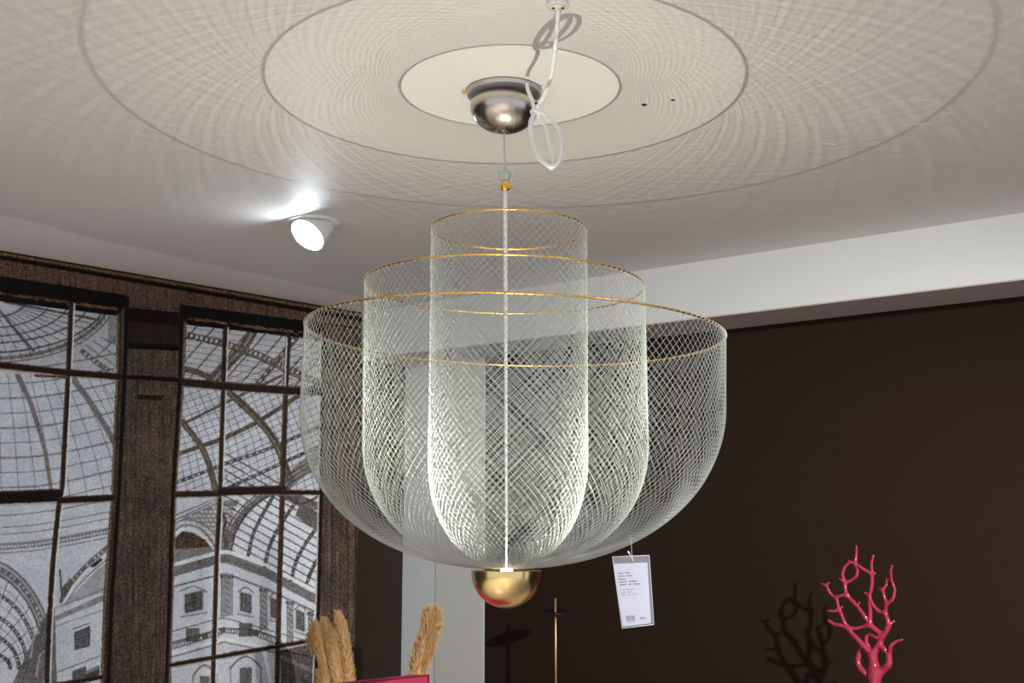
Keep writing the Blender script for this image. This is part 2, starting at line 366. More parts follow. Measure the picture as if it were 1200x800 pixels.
# vault
poly([(275, 646), (283, 618), (298, 596), (318, 580), (424, 576), (424, 720), (365, 696), (310, 664)], (182, 188, 198))
for d in range(-60, 90, 10): line([(262, 590+d), (424, 680+d)], 1.4, (82, 78, 76), .85)
for xs in ([(322, 578), (306, 606), (296, 628), (291, 650)], [(352, 580), (328, 616), (316, 640), (310, 664)], [(384, 600), (356, 640), (345, 664), (341, 684)], [(400, 615), (372, 655), (358, 686)]):
    crv(xs, 4, (76, 72, 70), .9, lattice=(7, .6))
poly([(352, 590), (372, 602), (380, 610), (380, 630), (366, 618), (346, 604)], (112, 108, 106), .95); poly([(318, 578), (345, 578), (380, 590), (380, 600), (352, 594)], (104, 100, 98), .75)
crv([(334, 578), (352, 590), (380, 578)], 3, (92, 88, 86), .9)
crv([(266, 648), (272, 622), (286, 600), (304, 584), (318, 576)], 7, (110, 108, 108), .9, lattice=(4, .5)); crv([(270, 648), (277, 622), (291, 600), (310, 584), (326, 577)], 2, dk); crv([(262, 646), (268, 618), (282, 596), (300, 580)], 1.5, dk, .8)
line([(257, 588), (264, 610), (262, 628), (268, 646)], 3.5, (88, 80, 74), .9)
# facade
poly([(200, 664), (258, 646), (272, 648), (310, 664), (366, 694), (424, 722), (424, 900), (200, 900)], (174, 180, 191))
line([(200, 672), (258, 655), (266, 655), (312, 672), (368, 702), (424, 730)], 9, (124, 122, 122), .95); line([(200, 662), (258, 646), (268, 646), (312, 662), (370, 692)], 3.5, (190, 194, 202)); line([(200, 666), (258, 650), (268, 650), (312, 666), (370, 697)], 1.2, dk, .8)
line([(200, 688), (258, 673), (266, 672), (312, 690), (368, 716)], 2, g1, .9)
def win(x, y, w, h, sk): 
    q = [(x-w/2, y-h/2-sk*w/2), (x+w/2, y-h/2+sk*w/2), (x+w/2, y+h/2+sk*w/2), (x-w/2, y+h/2-sk*w/2)]
    line(q+[q[0]], 5.5, (156, 158, 162), .9); line(q+[q[0]], 1.2, g1, .8); poly(q, (112, 112, 114)); line(q+[q[0]], 1.4, (86, 84, 84))
    line([(x, y-h/2), (x, y+h/2)], 1, dk); line([(q[0][0], y-sk*w/2), (q[1][0], y+sk*w/2)], 1, dk)
    crv([(x-w*.8, y-h/2-3), (x, y-h/2-8), (x+w*.8, y-h/2-2)], 2, (122, 120, 122), .8); line([(x-w*.8, y+h/2+5-sk*w*.6), (x+w*.8, y+h/2+5+sk*w*.6)], 2, (122, 120, 122), .7)
win(227, 705, 19, 20, -.22)
for k in range(5): line([(218, 699+k*4), (236, 695+k*4)], .8, dk, .7)
win(288, 706, 11, 20, .25); win(322, 713, 8, 20, .4); win(352, 727, 8, 20, .45)
for x, y, w in ((266, 672, 13), (309, 688, 8), (340, 703, 7), (364, 716, 5)):
    poly([(x-w/2, y), (x+w/2, y), (x+w/2, y+48), (x-w/2, y+52)], (146, 147, 150)); line([(x-w/2, y), (x-w/2, y+52)], 1, g1, .8); line([(x+w/2, y), (x+w/2, y+50)], 1, g1, .6)
    line([(x-w/2, y+3), (x+w/2, y+4)], 4, (98, 94, 92), .8, lattice=(4, .5))
    for k in range(6): line([(x-w/4, y+8+k*7), (x+w/4, y+12+k*7)], 1.6, (112, 110, 110), .6)
line([(200, 740), (258, 724), (268, 725), (325, 741), (368, 753)], 1.4, g1, .8)
for x, y in ((226, 744), (288, 738)): poly([(x-8, y-8), (x+8, y-8), (x+8, y+8), (x-8, y+8)], (120, 118, 120))
line([(200, 758), (240, 746), (254, 742), (262, 738), (300, 742), (326, 752)], 6.5, (92, 90, 88), .85, lattice=(3.2, .45)); line([(200, 753), (240, 742), (258, 736), (300, 738), (328, 748)], 1.2, dk)
line([(200, 766), (250, 752), (262, 748), (330, 762)], 3, (196, 200, 208), .9); line([(200, 770), (250, 756), (262, 752), (330, 766)], 1.2, g1)
for x, y, w in ((288, 790, 18), (240, 800, 14)):
    crv([(x-w, y-8), (x-w*.5, y-17), (x, y-21), (x+w*.5, y-17), (x+w, y-8)], 2, g1, .8); line([(x-w, y-8), (x-w, 830)], 1.5, g1, .7); line([(x+w, y-8), (x+w, 830)], 1.5, g1, .7); poly([(x-w*.4, y-8), (x+w*.4, y-8), (x+w*.4, 840), (x-w*.4, 840)], (126, 124, 126))
poly([(329, 762), (370, 752), (370, 900), (329, 900)], (92, 88, 86)); line([(331, 770), (366, 786)], 5, (128, 126, 126)); line([(331, 790), (366, 800)], 4, (62, 58, 56)); line([(331, 762), (366, 770)], 2, (40, 34, 30))
# -- joinery over the glass: entablature, pillars, mullions
def yT(x): return 293+.1722*x
WOOD = (74, 62, 55)
def wood(pts, col=WOOD): poly(pts, col)
wood([(-170, 240), (440, 240), (440, 392), (357, 380), (210, 358), (150, 346), (0, 323), (-170, 297)], (84, 65, 55))
poly([(-170, 297), (0, 323), (150, 346), (147, 371), (138, 370), (0, 353), (-170, 331)], (17, 14, 14))
poly([(208, 356), (357, 375.5), (440, 386), (440, 408), (357, 396), (214, 380)], (17, 14, 14))
# pillar between the windows
wood([(148, 340), (211, 350), (211, 368), (148, 362)], (84, 65, 55))
wood([(137, 372), (150, 352), (210, 357), (219, 384), (216, 450), (206, 580), (203, 700), (198, 900), (112, 900), (118, 790), (121, 700), (130, 580), (136, 440)], (72, 61, 55))
poly([(150, 360), (210, 366), (209, 408), (148, 404)], (24, 18, 16)); poly([(150, 376), (209, 382), (209, 404), (148, 401)], (46, 36, 31), .8)
line([(147, 406), (210, 409)], 4, (14, 11, 10)); line([(145, 441), (208, 445)], 5, (18, 14, 12)); line([(146, 439), (208, 437)], 1.2, (100, 84, 72), .6)
poly([(159, 462), (193, 463), (190, 469), (163, 468)], (32, 25, 22)); line([(158, 461), (194, 462)], 1.4, (104, 88, 78)); line([(160, 470), (158, 600), (152, 820)], 1.4, (52, 42, 36), .8); line([(192, 470), (190, 600), (186, 820)], 1.4, (52, 42, 36), .8)
poly([(168, 476), (186, 476), (184, 560), (166, 560)], (96, 82, 73), .5)
# outer dark jambs
line([(149, 350), (146, 440), (139, 580), (131, 700), (126, 820)], 5, (24, 19, 17)); line([(213, 360), (211, 450), (203, 580), (199, 700), (195, 820)], 5, (20, 16, 15))
line([(141, 366), (140, 440), (134, 580), (126, 700), (121, 820)], 3.5, (62, 42, 30)); line([(138.5, 368), (137.5, 440), (131.5, 580), (123.5, 700), (119, 820)], 2, (150, 138, 126), .75)
line([(217.5, 378), (214.5, 450), (206.5, 580), (202.5, 700), (198, 820)], 2.2, (150, 140, 132), .8); line([(215.5, 375), (212.5, 450), (204.5, 580), (200.5, 700), (196, 820)], 1.4, (60, 40, 28))
# right-hand pillar, fluted
wood([(378, 380), (440, 388), (440, 900), (366, 900), (371, 700), (375, 578)], (70, 58, 51))
line([(379, 380), (376, 578), (373, 700), (369, 820)], 5, (26, 20, 18)); line([(376, 390), (373.5, 578), (370.5, 700), (366, 820)], 2.2, (176, 170, 166), .85)
for x, c in ((386, (96, 82, 72)), (389, (48, 38, 33)), (396, (90, 76, 66)), (408, (52, 42, 36)), (411, (88, 74, 64)), (417, (30, 24, 20)), (420, (92, 76, 62))): line([(x+1, 390), (x, 560), (x-1, 900)], 1.5, c, .8)
# mouldings under the ceiling
for dy, w, c in ((1.2, 2.4, (38, 28, 20)), (4, 2.8, (124, 98, 70)), (5.6, 1.2, (60, 42, 30)), (8.5, 4.6, (18, 13, 11))): line([(-170, yT(-170)+dy), (440, yT(440)+dy)], w, c)
nn = smooth_noise(6, 2, 21)
for xa, ya, xb, yb in ((-170, 317, 0, 344), (0, 343.5, 142, 363), (219, 372.5, 357, 391)):
    for k in range(70):
        t = rng.random(); x = xa+(xb-xa)*t; y = ya+(yb-ya)*t+rng.normal()*.8; line([(x, y), (x+3+rng.random()*4, y+.9)], 1.3, (140, 112, 90) if rng.random() < .5 else (100, 66, 44), .8)
def bar(pts, w, col=(44, 32, 27), hi=None, side=1, **k):
    w = w*1.3; line(pts, w, col, **k); p = np.array(pts, float)
    line(p+np.array([side*(-w*.3), 0]), 1, (92, 66, 50), .6)
    if hi: line(p+np.array([side*(w*.5+.9), 0]), 1.8, hi, .9)
bar([(83.5, 356), (80.5, 428), (73, 570), (68, 600), (62, 660), (57, 740), (54, 830)], 4.4, hi=(206, 208, 214)); line([(69, 590), (62, 660), (57, 740), (54, 830)], 5, (50, 35, 28)); bar([(-75, 340), (-78, 600), (-84, 850)], 4.4)
bar([(264, 384), (262, 440), (258, 575), (254, 650), (250, 780), (249, 830)], 4, hi=(186, 188, 194)); bar([(338, 392), (335, 450), (331, 575), (327, 700), (324, 830)], 4.6, (52, 40, 34))
line([(336, 396), (334, 452)], 2, (190, 190, 194))
def rail(pts, w, col=(36, 27, 24), lip=(150, 134, 122), la=.6):
    w = w*1.15; p = np.array(pts, float); line(p, w, col); line(p+np.array([0, -w*.42]), 1.1, (96, 66, 48), .75); line(p+np.array([0, w*.55+.8]), 1.6, lip, la)
rail([(-170, 410), (0, 427.5), (80, 436.5), (139, 441)], 6.5); line([(0, 434.5), (42, 439)], 3, (176, 164, 150), .9); line([(42, 440), (80, 442)], 3, (88, 54, 36), .9)
rail([(-170, 590), (0, 583), (66, 580)], 13, (26, 21, 20)); rail([(70, 586), (131, 583)], 6.5, (34, 26, 24)); rail([(54, 804), (119, 793)], 4); rail([(-170, 822), (54, 806)], 6)
rail([(215, 447.5), (262, 452), (335, 457), (378, 459)], 8, (40, 31, 28)); rail([(206, 579), (258, 578)], 6, (44, 34, 30)); rail([(260, 575.5), (331, 573.5)], 8.5, (34, 27, 26)); rail([(331, 576.5), (373, 577)], 4.5)
rail([(200, 779), (250, 770), (326, 757), (367, 750)], 4, (36, 28, 26))
# canvas-print grain: strong on the dark joinery, faint on the glass
wx, wy = smooth_noise(3, 3, 31, .45), smooth_noise(3, 3, 32, .45)
ri_, rj_ = np.mgrid[0:ch, 0:cw]
IM = IM[np.clip((ri_+wy).round().astype(int), 0, ch-1), np.clip((rj_+wx).round().astype(int), 0, cw-1)]
lum = IM.mean(-1); dust = smooth_noise(2.2, 2.2, 33)+.6*smooth_noise(7, 5, 34)
IM *= (1-.20*np.clip((160-lum)/30, 0, 1)*np.clip((lum-60)/30, 0, 1))[..., None]
IM += (dust*np.clip((lum-80)/60, 0, 1)*np.where(lum < 165, 6, 3))[..., None]
lum = IM.mean(-1); f1 = rng.standard_normal(IM.shape[:2]).astype(np.float32); streak = smooth_noise(1.6, 40, 5)+.7*smooth_noise(3, 9, 6); blot = smooth_noise(22, 16, 9)
wood_m = np.clip((120-lum)/60, 0, 1)*np.clip((lum-20)/30, .15, 1)
IM *= (1+wood_m*(.42*f1+.11*streak+.06*blot)+(1-wood_m)*(.09*f1+.02*blot))[..., None]
IM = np.clip(IM, 2, 250)
# wall grid that carries the print
TH = .004
nx, nz = 600, 600
pL = C0-LW*1.62; zlo = 0.80
# uneven spacing keeps the print equally fine along the wall
sx = np.linspace(0, 1, nx)**1.0
gx = pL[None, :]*(1-sx[:, None])+C0[None, :]*sx[:, None]
gz = np.linspace(zlo, ZC-.0035, nz)
G = np.zeros((nz, nx, 3)); G[..., 0] = gx[None, :, 0]; G[..., 1] = gx[None, :, 1]; G[..., 2] = gz[:, None]; G += NL*TH
px, py = project(G)
u = np.clip((px-X0)*S, 0, cw-1.001); v = np.clip((py-Y0)*S, 0, ch-1.001); i, j = v.astype(int), u.astype(int); a, b = (v-i)[..., None], (u-j)[..., None]
rgb = (IM[i, j]*(1-b)+IM[i, j+1]*b)*(1-a)+(IM[i+1, j]*(1-b)+IM[i+1, j+1]*b)*a
MURAL_GAIN = 1.3
lm = rgb.mean(-1, keepdims=True); alb = np.clip(lin(rgb)*(MURAL_GAIN+.30*np.clip((lm-90)/50, 0, 1)), 0, .97)
cols = np.concatenate([alb, np.ones(alb.shape[:2]+(1,))], -1)
ii, jj = np.meshgrid(np.arange(nz-1), np.arange(nx-1), indexing='ij')
Q = np.stack([ii*nx+jj, ii*nx+jj+1, (ii+1)*nx+jj+1, (ii+1)*nx+jj], -1).reshape(-1, 4)
Vb = np.array([pL*[1, 1, 0]+up*zlo, C0*[1, 1, 0]+up*zlo, C0*[1, 1, 0]+up*(ZC-.0035), pL*[1, 1, 0]+up*(ZC-.0035)])+NL*.0006
nV = nz*nx
V = np.vstack([G.reshape(-1, 3), Vb])
back = [[nV+3, nV+2, nV+1, nV], [0, nV, nV+1, nx-1], [nx-1, nV+1, nV+2, nz*nx-1], [(nz-1)*nx, nz*nx-1, nV+2, nV+3], [0, (nz-1)*nx, nV+3, nV]]
mm = bpy.data.materials.new('printed_wallpaper'); mm.use_nodes = True; nt = mm.node_tree; b_ = nt.nodes['Principled BSDF']
at = nt.nodes.new('ShaderNodeAttribute'); at.attribute_name = 'print'; nt.links.new(at.outputs['Color'], b_.inputs['Base Color']); b_.inputs['Roughness'].default_value = .75; b_.inputs['Specular IOR Level'].default_value = .1
mural = quads_mesh('wall_mural', V, np.vstack([Q, back]), mm, smooth=False)
ca = mural.data.color_attributes.new('print', 'FLOAT_COLOR', 'POINT')
cc = np.vstack([cols.reshape(-1, 4), np.tile([.3, .3, .3, 1], (4, 1))]).astype(np.float32)
if len(cc) == len(mural.data.vertices): ca.data.foreach_set('color', cc.ravel())
tag(mural, 'wall-size photo print of an iron and glass arcade seen through old brown window frames', 'mural')

# ------------------------------------------------------------------ mesh chandelier
D0 = 2.44
AX = at_y(593.5, 668, D0)                          # centre of the lamp base, at its flat top
ch_root = empty('mesh_chandelier', AX)
tag(ch_root, 'large pendant lamp of three nested silver wire-mesh domes with gold rims and a brass base', 'chandelier')
def loc(P): return np.asarray(P)-AX
ztop = at_y(592, 672, D0)[2]
RB = .0705
BS = empty('base', (0, 0, 0)); bpy.data.objects.remove(BS)
prof = [(0, -.0745)]+[(RB*math.sin(t), -.004-.0705*math.cos(t)) for t in np.linspace(.05, math.pi/2, 28)]+[(RB, -.001), (RB-.0015, 0), (RB-.004, -.001), (.046, -.0025), (.030, -.003), (0, -.003)]
base = bm_obj('base', lathe_bm(prof, 96), M['brass'], ch_root, auto=40); tag(base, 'polished brass half-sphere base')
led = bm_obj('led_module', lathe_bm([(0, .004), (.010, .004), (.012, .002), (.012, -.0028), (0, -.0028)], 40), M['led'], base)
# coupling, rod, cable
CP = loc(at_y(592, 216, D0))
rod = tubes('central_rod', [([(0, 0, .0045), CP*.012+up*.004, CP*.03+up*.004, CP*.06+up*.004, CP*.1, CP*.5, CP-up*.004], [.0003, .0005, .0013, .0021, .0026, .0036, .0044], False)], M['rod'], ch_root, 12)
bm = lathe_bm([(0, -.013), (.0075, -.013), (.0095, -.010), (.0095, -.002), (.007, 0), (.007, .006), (.0055, .009), (0, .009)], 32)
for k in range(6):
    a = k*math.pi/3+.3; Mx = Matrix.Translation((.0115*math.cos(a), .0115*math.sin(a), -.006))
    bmesh.ops.create_uvsphere(bm, u_segments=12, v_segments=8, radius=.0036, matrix=Mx)
coup = bm_obj('cable_coupling', bm, M['gold'], ch_root); coup.location = CP
bm = bmesh.new(); bmesh.ops.create_uvsphere(bm, u_segments=32, v_segments=20, radius=.0138); grip = bm_obj('grip_ball', bm, M['grip'], ch_root); grip.location = CP+np.array([-.001, 0, .0195]); tag(grip, 'small grey ball above the shade')
cb = loc(at_y(590.5, 155, D0)); tubes('cable', [([CP+up*.006, (CP+cb)/2, cb+up*.02], .0017, False)], M['cable'], ch_root, 8)
# canopy
can = loc(at_y(591.5, 106, D0)); canz = ZC-AX[2]
c_xy = np.array([can[0], can[1]])
platep = [(0, 0), (.080, 0), (.082, -.003), (.080, -.010), (.072, -.0125), (0, -.0125)]
pl = bm_obj('ceiling_canopy', lathe_bm(platep, 72, Matrix.Translation((c_xy[0]-.002, c_xy[1]+.006, canz-.0005))), M['plate'], ch_root, auto=45); tag(pl, 'dull grey mounting plate')
bp = [(0, -.082), (.006, -.0822), (.006, -.0795)]+[(.0735*math.sin(t)**.9, -.024-.0565*math.cos(t)) for t in np.linspace(.10, math.pi/2, 24)]+[(.0735*math.cos(t), -.024+.030*math.sin(t)) for t in np.linspace(.1, 1.0, 10)]+[(.036, .002), (0, .002)]
bowl = bm_obj('canopy_bowl', lathe_bm(bp, 96, Matrix.Translation((c_xy[0], c_xy[1]+.002, canz-.013)) @ Matrix.Rotation(math.radians(2.5), 4, 'Y')), M['steel'], ch_root, auto=50); tag(bowl, 'brushed steel bowl over the ceiling fixing')
for (x, y) in ((547.5, 103.5), (604, 92.5), (627, 141)):
    p = loc(at_y(x, y, D0-.02 if y > 110 else D0+(.0 if x < 560 else .06))); d = p-np.array([c_xy[0], c_xy[1], p[2]]); d /= np.linalg.norm(d)
    q = np.array([c_xy[0], c_xy[1], canz-.007 if y < 110 else canz-.038])+d*(.079 if y < 110 else .068)
    tubes('screw', [([q, q+d*.010], .0022, False), ([q+d*.007, q+d*.011], .0036, False)], M['blackmetal' if y > 110 else 'gold'], pl if y < 110 else bowl, 10)

def dome(N, R, zr, dx, dy, tilt, z0, pw, Rb, zb, wire, labels):
    """net of one constant knot length: straight tube above z0, closing to the base below"""
    # profile from the rim down, by arc length
    pr = [(R, z) for z in np.linspace(zr, z0, 60)]
    for t in np.linspace(0, 1, 400)[1:]:
        a = t*math.pi/2; c, s = math.cos(a)**(2/pw), math.sin(a)**(2/pw)
        r = R*c; z = z0-(z0-zb)*s
        if r < Rb: break
        pr.append((r, z))
    pr = np.array(pr); ds = np.hypot(*np.diff(pr, axis=0).T); s = np.concatenate([[0], np.cumsum(ds)])
    n = int(s[-1]/.0085); sq = np.linspace(0, s[-1], n); r = np.interp(sq, s, pr[:, 0]); z = np.interp(sq, s, pr[:, 1])
    sa_ = np.minimum(.999, (r/R)*math.sin(math.radians(44))); ta = sa_/np.sqrt(1-sa_**2)
    th = np.concatenate([[0], np.cumsum(((ta/r)[1:]+(ta/r)[:-1])/2*np.diff(sq))])
    def place(rr, tt, zz):
        k = np.clip((zz-zb)/(zr-zb), 0, 1)**.7
        x = rr*np.cos(tt); y = rr*np.sin(tt)
        return np.stack([x+dx*k, y+dy*k, zz-x*math.tan(tilt)*np.clip((zz-z0+.1)/(zr-z0+.1), 0, 1)], -1)
    Vs, Qs, base_ = [], [], 0
    a = np.arange(4)*math.pi/2+math.pi/4
    jit = rng.normal(0, .025, (2, N))
    for sgn, off in ((1, 0), (-1, 1)):
        for k in range(N):
            tt = 2*math.pi*(k+jit[off, k])/N+sgn*th
            wob = .00015*np.sin(sq*90+k)+(.0007 if sgn > 0 else -.0007)*np.minimum(1, r/R*1.2)
            P = place(r+wob, tt, z); V, Q = tube_arrays(P, wire, 4, False, base_); Vs.append(V); Qs.append(Q); base_ += len(V)
    o = quads_mesh('wire_mesh_shade', np.vstack(Vs), np.vstack(Qs), M['wire'], ch_root); tag(o, labels[0])
    t = np.linspace(0, 2*math.pi, 181)[:-1]
    g = tubes('rim_ring', [(place(np.full(180, R), t, np.full(180, zr+.001)), .0020, True)], M['gold'], ch_root, 10); tag(g, labels[1])
    # wire turns that bind the net to its rim
    Vs, Qs, base_ = [], [], 0
    for k in range(N):
        tt = 2*math.pi*k/N; c = place(np.array([R]), np.array([tt]), np.array([zr+.001]))[0]; rad = np.array([math.cos(tt), math.sin(tt), 0]); tng = np.array([-rad[1], rad[0], 0])
        q = np.linspace(0, 2*math.pi, 9)[:-1]; P = c+.0027*(np.cos(q)[:, None]*rad+np.sin(q)[:, None]*up)+np.cos(q)[:, None]*tng*.0008
        V, Q = tube_arrays(P, .00075, 4, True, base_); Vs.append(V); Qs.append(Q); base_ += len(V)
    quads_mesh('rim_binding', np.vstack(Vs), np.vstack(Qs), M['wire'], g)
    return place
# heights of the rims above the base, from the sizes above
KW = D0
zo, zm, zi = [H+v*KW-AX[2] for v in (.1722, .2140, .2640)]
ro, rm, ri = .1762*KW, .1190*KW, .0668*KW
zbb = .002
po = dome(156, ro, zo, .017, .0, math.radians(1.75), zo-.150, 2.15, .048, zbb, .00041, ('widest wire dome, outermost of the three', 'widest gold rim'))
pm = dome(112, rm, zm, -.0045, 0, math.radians(1.0), zo-.215, 2.2, .042, zbb+.002, .00041, ('middle wire dome', 'middle gold rim'))
pi_ = dome(64, ri, zi, .0045, 0, math.radians(.5), zo-.245, 2.2, .034, zbb+.004, .00041, ('tall narrow inner wire dome', 'smallest gold rim'))
base.location = (0, 0, 0)
# suspension wires from coupling to inner rim
for ang in (-135, 103, -70, -50):
    q = pi_(np.array([ri]), np.array([math.radians(ang)]), np.array([zi]))[0]
    tubes('suspension_wire', [([CP+up*-.006+.011*np.array([math.cos(math.radians(ang)), math.sin(math.radians(ang)), 0]), q], .00036, False)], M['thin'], ch_root, 6)

# ------------------------------------------------------------------ price tag on the chandelier
tg = at_y(741, 694, D0-.18)
tag_root = empty('price_tag', tg); tag(tag_root, 'white price card in a clear sleeve hanging from the wire-mesh lamp', 'price tag')
m2 = 1/F*(D0-.18)*1.01
ex = np.array([math.cos(.1), math.sin(.1), 0]); 
def tp(x, y, d=0): # photo offset to tag plane, slightly turned
    dx, dy = (x-741)*m2, (y-694)*m2*1.0
    return np.array([dx*ex[0], dx*ex[1], -dy])+np.array([math.sin(.1), -math.cos(.1), 0])*d
def slab(name, q, d0, d1, m, parent): return prism(name, [tp(x, y, d0) for x, y in q], tp(741, 694, d1-d0), m, parent)
quad = [(718.5, 654), (761, 652.5), (765, 729.5), (728.5, 733.5)]
slv = slab('sleeve', quad, .0012, .0018, M['sleeve'], tag_root); tag(slv, 'clear plastic sleeve')
for (a_, b_) in ((0, 1), (1, 2), (2, 3), (3, 0)):
    P = [tp(*quad[a_], .0016), tp(*quad[b_], .0016)]; tubes('sleeve_seam', [(P, .0007, False)], M['seam'], slv, 6)
card = slab('card', [(720, 662), (759, 660.5), (762, 728), (729.5, 731.5)], 0, .0004, M['card'], tag_root)
def words_row(xy, runs, h, m, ang=-.05):
    bm = bmesh.new(); x, y = xy
    for n in runs:
        for k in range(n):
            w = .55+.5*rng.random(); hh = h*(.62+.38*rng.random()); yy = y+(x-xy[0])*ang
            q = [(x, yy-hh), (x+w*.75, yy-hh), (x+w*.75, yy), (x, yy)]
            a_ = [bm.verts.new(tp(*p, .0005)) for p in q]; b_ = [bm.verts.new(tp(*p, .00065)) for p in q]
            bm.faces.new(b_)
            for c in range(4): bm.faces.new((a_[c], a_[(c+1) % 4], b_[(c+1) % 4], b_[c]))
            x += w
        x += 2.2
    o = bm_obj('printed_text', bm, m, card, smooth=False); o['kind'] = 'stuff' if False else ''
    del o['kind']; return o
words_row((724.2, 673.2), (9, 7), 1.7, M['ink']); words_row((724.8, 676.6), (9, 8), 1.7, M['ink']); words_row((725, 680), (11,), 1.7, M['ink'])
words_row((725.6, 683), (12, 11), 1.8, M['ink']); words_row((726, 686.2), (11, 5, 9), 1.8, M['ink'])
words_row((727, 691.3), (3, 15), 1.4, M['pale_ink']); words_row((727.5, 694.5), (7, 6), 1.4, M['pale_ink']); words_row((728, 697.3), (8, 3, 10), 1.4, M['pale_ink'])
words_row((733, 727.8), (13,), .9, M['pale_ink'])
words_row((749, 723.5), (10,), 2.2, M['ink'])
bm = bmesh.new(); x = 733.
while x < 743.5:
    w = rng.choice([.18, .3, .5]); q = [(x, 719.5), (x+w, 719.5), (x+w+.3, 725.6), (x+.3, 725.6)]
    a_ = [bm.verts.new(tp(*p, .0005)) for p in q]; b_ = [bm.verts.new(tp(*p, .00065)) for p in q]; bm.faces.new(b_)
    for c in range(4): bm.faces.new((a_[c], a_[(c+1) % 4], b_[(c+1) % 4], b_[c]))
    x += w+rng.choice([.25, .45])
bm_obj('barcode', bm, M['ink'], card, smooth=False)
for q in ([(746.5, 719), (759.5, 718)], [(746.8, 725.5), (760, 724.5)], [(746.5, 719), (746.8, 725.5)]): tubes('price_box_line', [([tp(*q[0], .0006), tp(*q[1], .0006)], .00012, False)], M['pale_ink'], card, 4)
tubes('hanging_thread', [(spline([tp(742, 657, .002), tp(741, 650, .001), tp(741.5, 640, -.006), tp(741.8, 628, -.02)], 6), .0004, False)], M['cable'], tag_root, 6)
tubes('string_clip', [(spline([tp(742, 659, .003), tp(740.5, 655.5, .003), tp(738.5, 651.5, .003), tp(736.5, 648, .003)], 6), [.0007]*13+[.0010]*2+[.0016]*4, False)], M['white'], tag_root, 8)

# ------------------------------------------------------------------ white cord hanging from the ceiling connector
con = at_y(653.5, 8, 1.93); 
cr = empty('cable_connector', (con[0], con[1], ZC)); tag(cr, 'white cylindrical cable connector hanging under the ceiling near the steel canopy', 'connector')
h = ZC-con[2]
bm_obj('connector_body', lathe_bm([(0, 0), (.020, 0), (.020, -h*.55), (.0195, -h), (.017, -h-.002), (.016, -h), (0, -h)], 40), M['white'], cr, auto=40)
bm_obj('terminal_face', lathe_bm([(0, -h-.0035), (.012, -h-.0035), (.015, -h-.0015), (.015, -h+.001), (0, -h+.001)], 32), mat('cream_plastic', (.75, .68, .52), .5), cr)
for sx_ in (-.0075, .0085): bm_obj('terminal_hole', lathe_bm([(0, -h-.0048), (.0026, -h-.0048), (.0026, -h-.003), (0, -h-.003)], 16, Matrix.Translation((sx_, -.003, 0))), M['dark'], cr)
pth = [(653.8, 10, 1.93), (652.8, 32, 1.965), (650, 60, 2.02), (647, 84, 2.09), (639, 108, 2.18), (629, 127, 2.24), (624, 138, 2.245), (622.5, 152, 2.235), (627, 174, 2.205), (638, 189, 2.18), (647, 197, 2.172),
       (647.5, 186, 2.19), (643, 166, 2.215), (638, 146, 2.24), (631, 133, 2.25), (624, 133, 2.235), (624.5, 129.5, 2.228), (634, 131.5, 2.226), (646, 139, 2.222), (655, 153, 2.205), (658.5, 170, 2.185), (657, 184, 2.17), (650, 194, 2.165), (640, 192.5, 2.168), (629, 181, 2.19), (622.5, 160, 2.225),
       (621.5, 143, 2.25), (626, 132, 2.262), (623.5, 118, 2.30), (619, 107, 2.335), (617.5, 99, 2.365)]
cp = spline([at_y(*p) for p in pth], 9)
o = tubes('power_cord', [(cp, .0040, False)], M['cord'], None, 12); tag(o, 'white electrical cord tied in loops beside the steel canopy', 'cord')

# ------------------------------------------------------------------ swivel downlights
def downlight():
    r = empty('recessed_spotlight', (0, 0, 0))
    bm_obj('trim_ring', lathe_bm([(.056, .0), (.078, 0), (.079, -.002), (.077, -.0042), (.062, -.005), (.057, -.003), (.056, 0)], 64), M['white'], r, auto=50)
    bm_obj('recess_shadow_gap', lathe_bm([(0, -.0006), (.0555, -.0006), (.0555, -.0002), (0, -.0002)], 48), M['dark'], r)
    n = Vector((-.43, -.52, -.74)).normalized(); Mx = Vector((0, 0, 1)).rotation_difference(n).to_matrix().to_4x4()
    hs = bm_obj('housing', lathe_bm([(0, -.045), (.045, -.045), (.050, -.03), (.0545, .018), (.0565, .034), (.0555, .0345), (.0525, .030), (0, .028)], 64, Matrix.Translation((0, 0, -.022)) @ Mx), M['white'], r, auto=50)
    bm_obj('lens', lathe_bm([(0, .0365), (.030, .0360), (.046, .0335), (.0523, .031), (.0523, .0285), (0, .0285)], 48, Matrix.Translation((0, 0, -.022)) @ Mx), M['lens'], hs)
    return r, n
dl, dn = downlight()
dp = at_z(367.5, 259.5, ZC); dl.location = (dp[0], dp[1], ZC)
tag(dl, 'lit white swivel spotlight set in the ceiling between the mural and the wire-mesh lamp', 'spotlight')

# ------------------------------------------------------------------ console with coral and candlestick
s_c = np.dot(at_plane(1015, 700, W0-NB*.29, NB)-W0, U); s_s = np.dot(at_plane(651, 717, W0-NB*.24, NB)-W0, U)
ztab = .92
def wp(s, off, z): return fl(W0+U*s-NB*off, z)
sb = empty('sideboard', wp((s_c+s_s)/2, .27, 0)); tag(sb, 'long low walnut sideboard against the brown wall', 'sideboard')
sbm = np.array(sb.location)
def bxs(name, s_a, s_b, o_a, o_b, za, zb_, m, par, org=sbm): return prism(name, [wp(s_a, o_a, za)-org, wp(s_b, o_a, za)-org, wp(s_b, o_b, za)-org, wp(s_a, o_b, za)-org], up*(zb_-za), m, par)
sA, sB = s_s-.25, s_c+.3
bxs('top', sA, sB, .06, .48, ztab-.03, ztab, M['walnut'], sb); bxs('body', sA+.02, sB-.02, .07, .46, .16, ztab-.03, M['walnut'], sb)
nd = 3
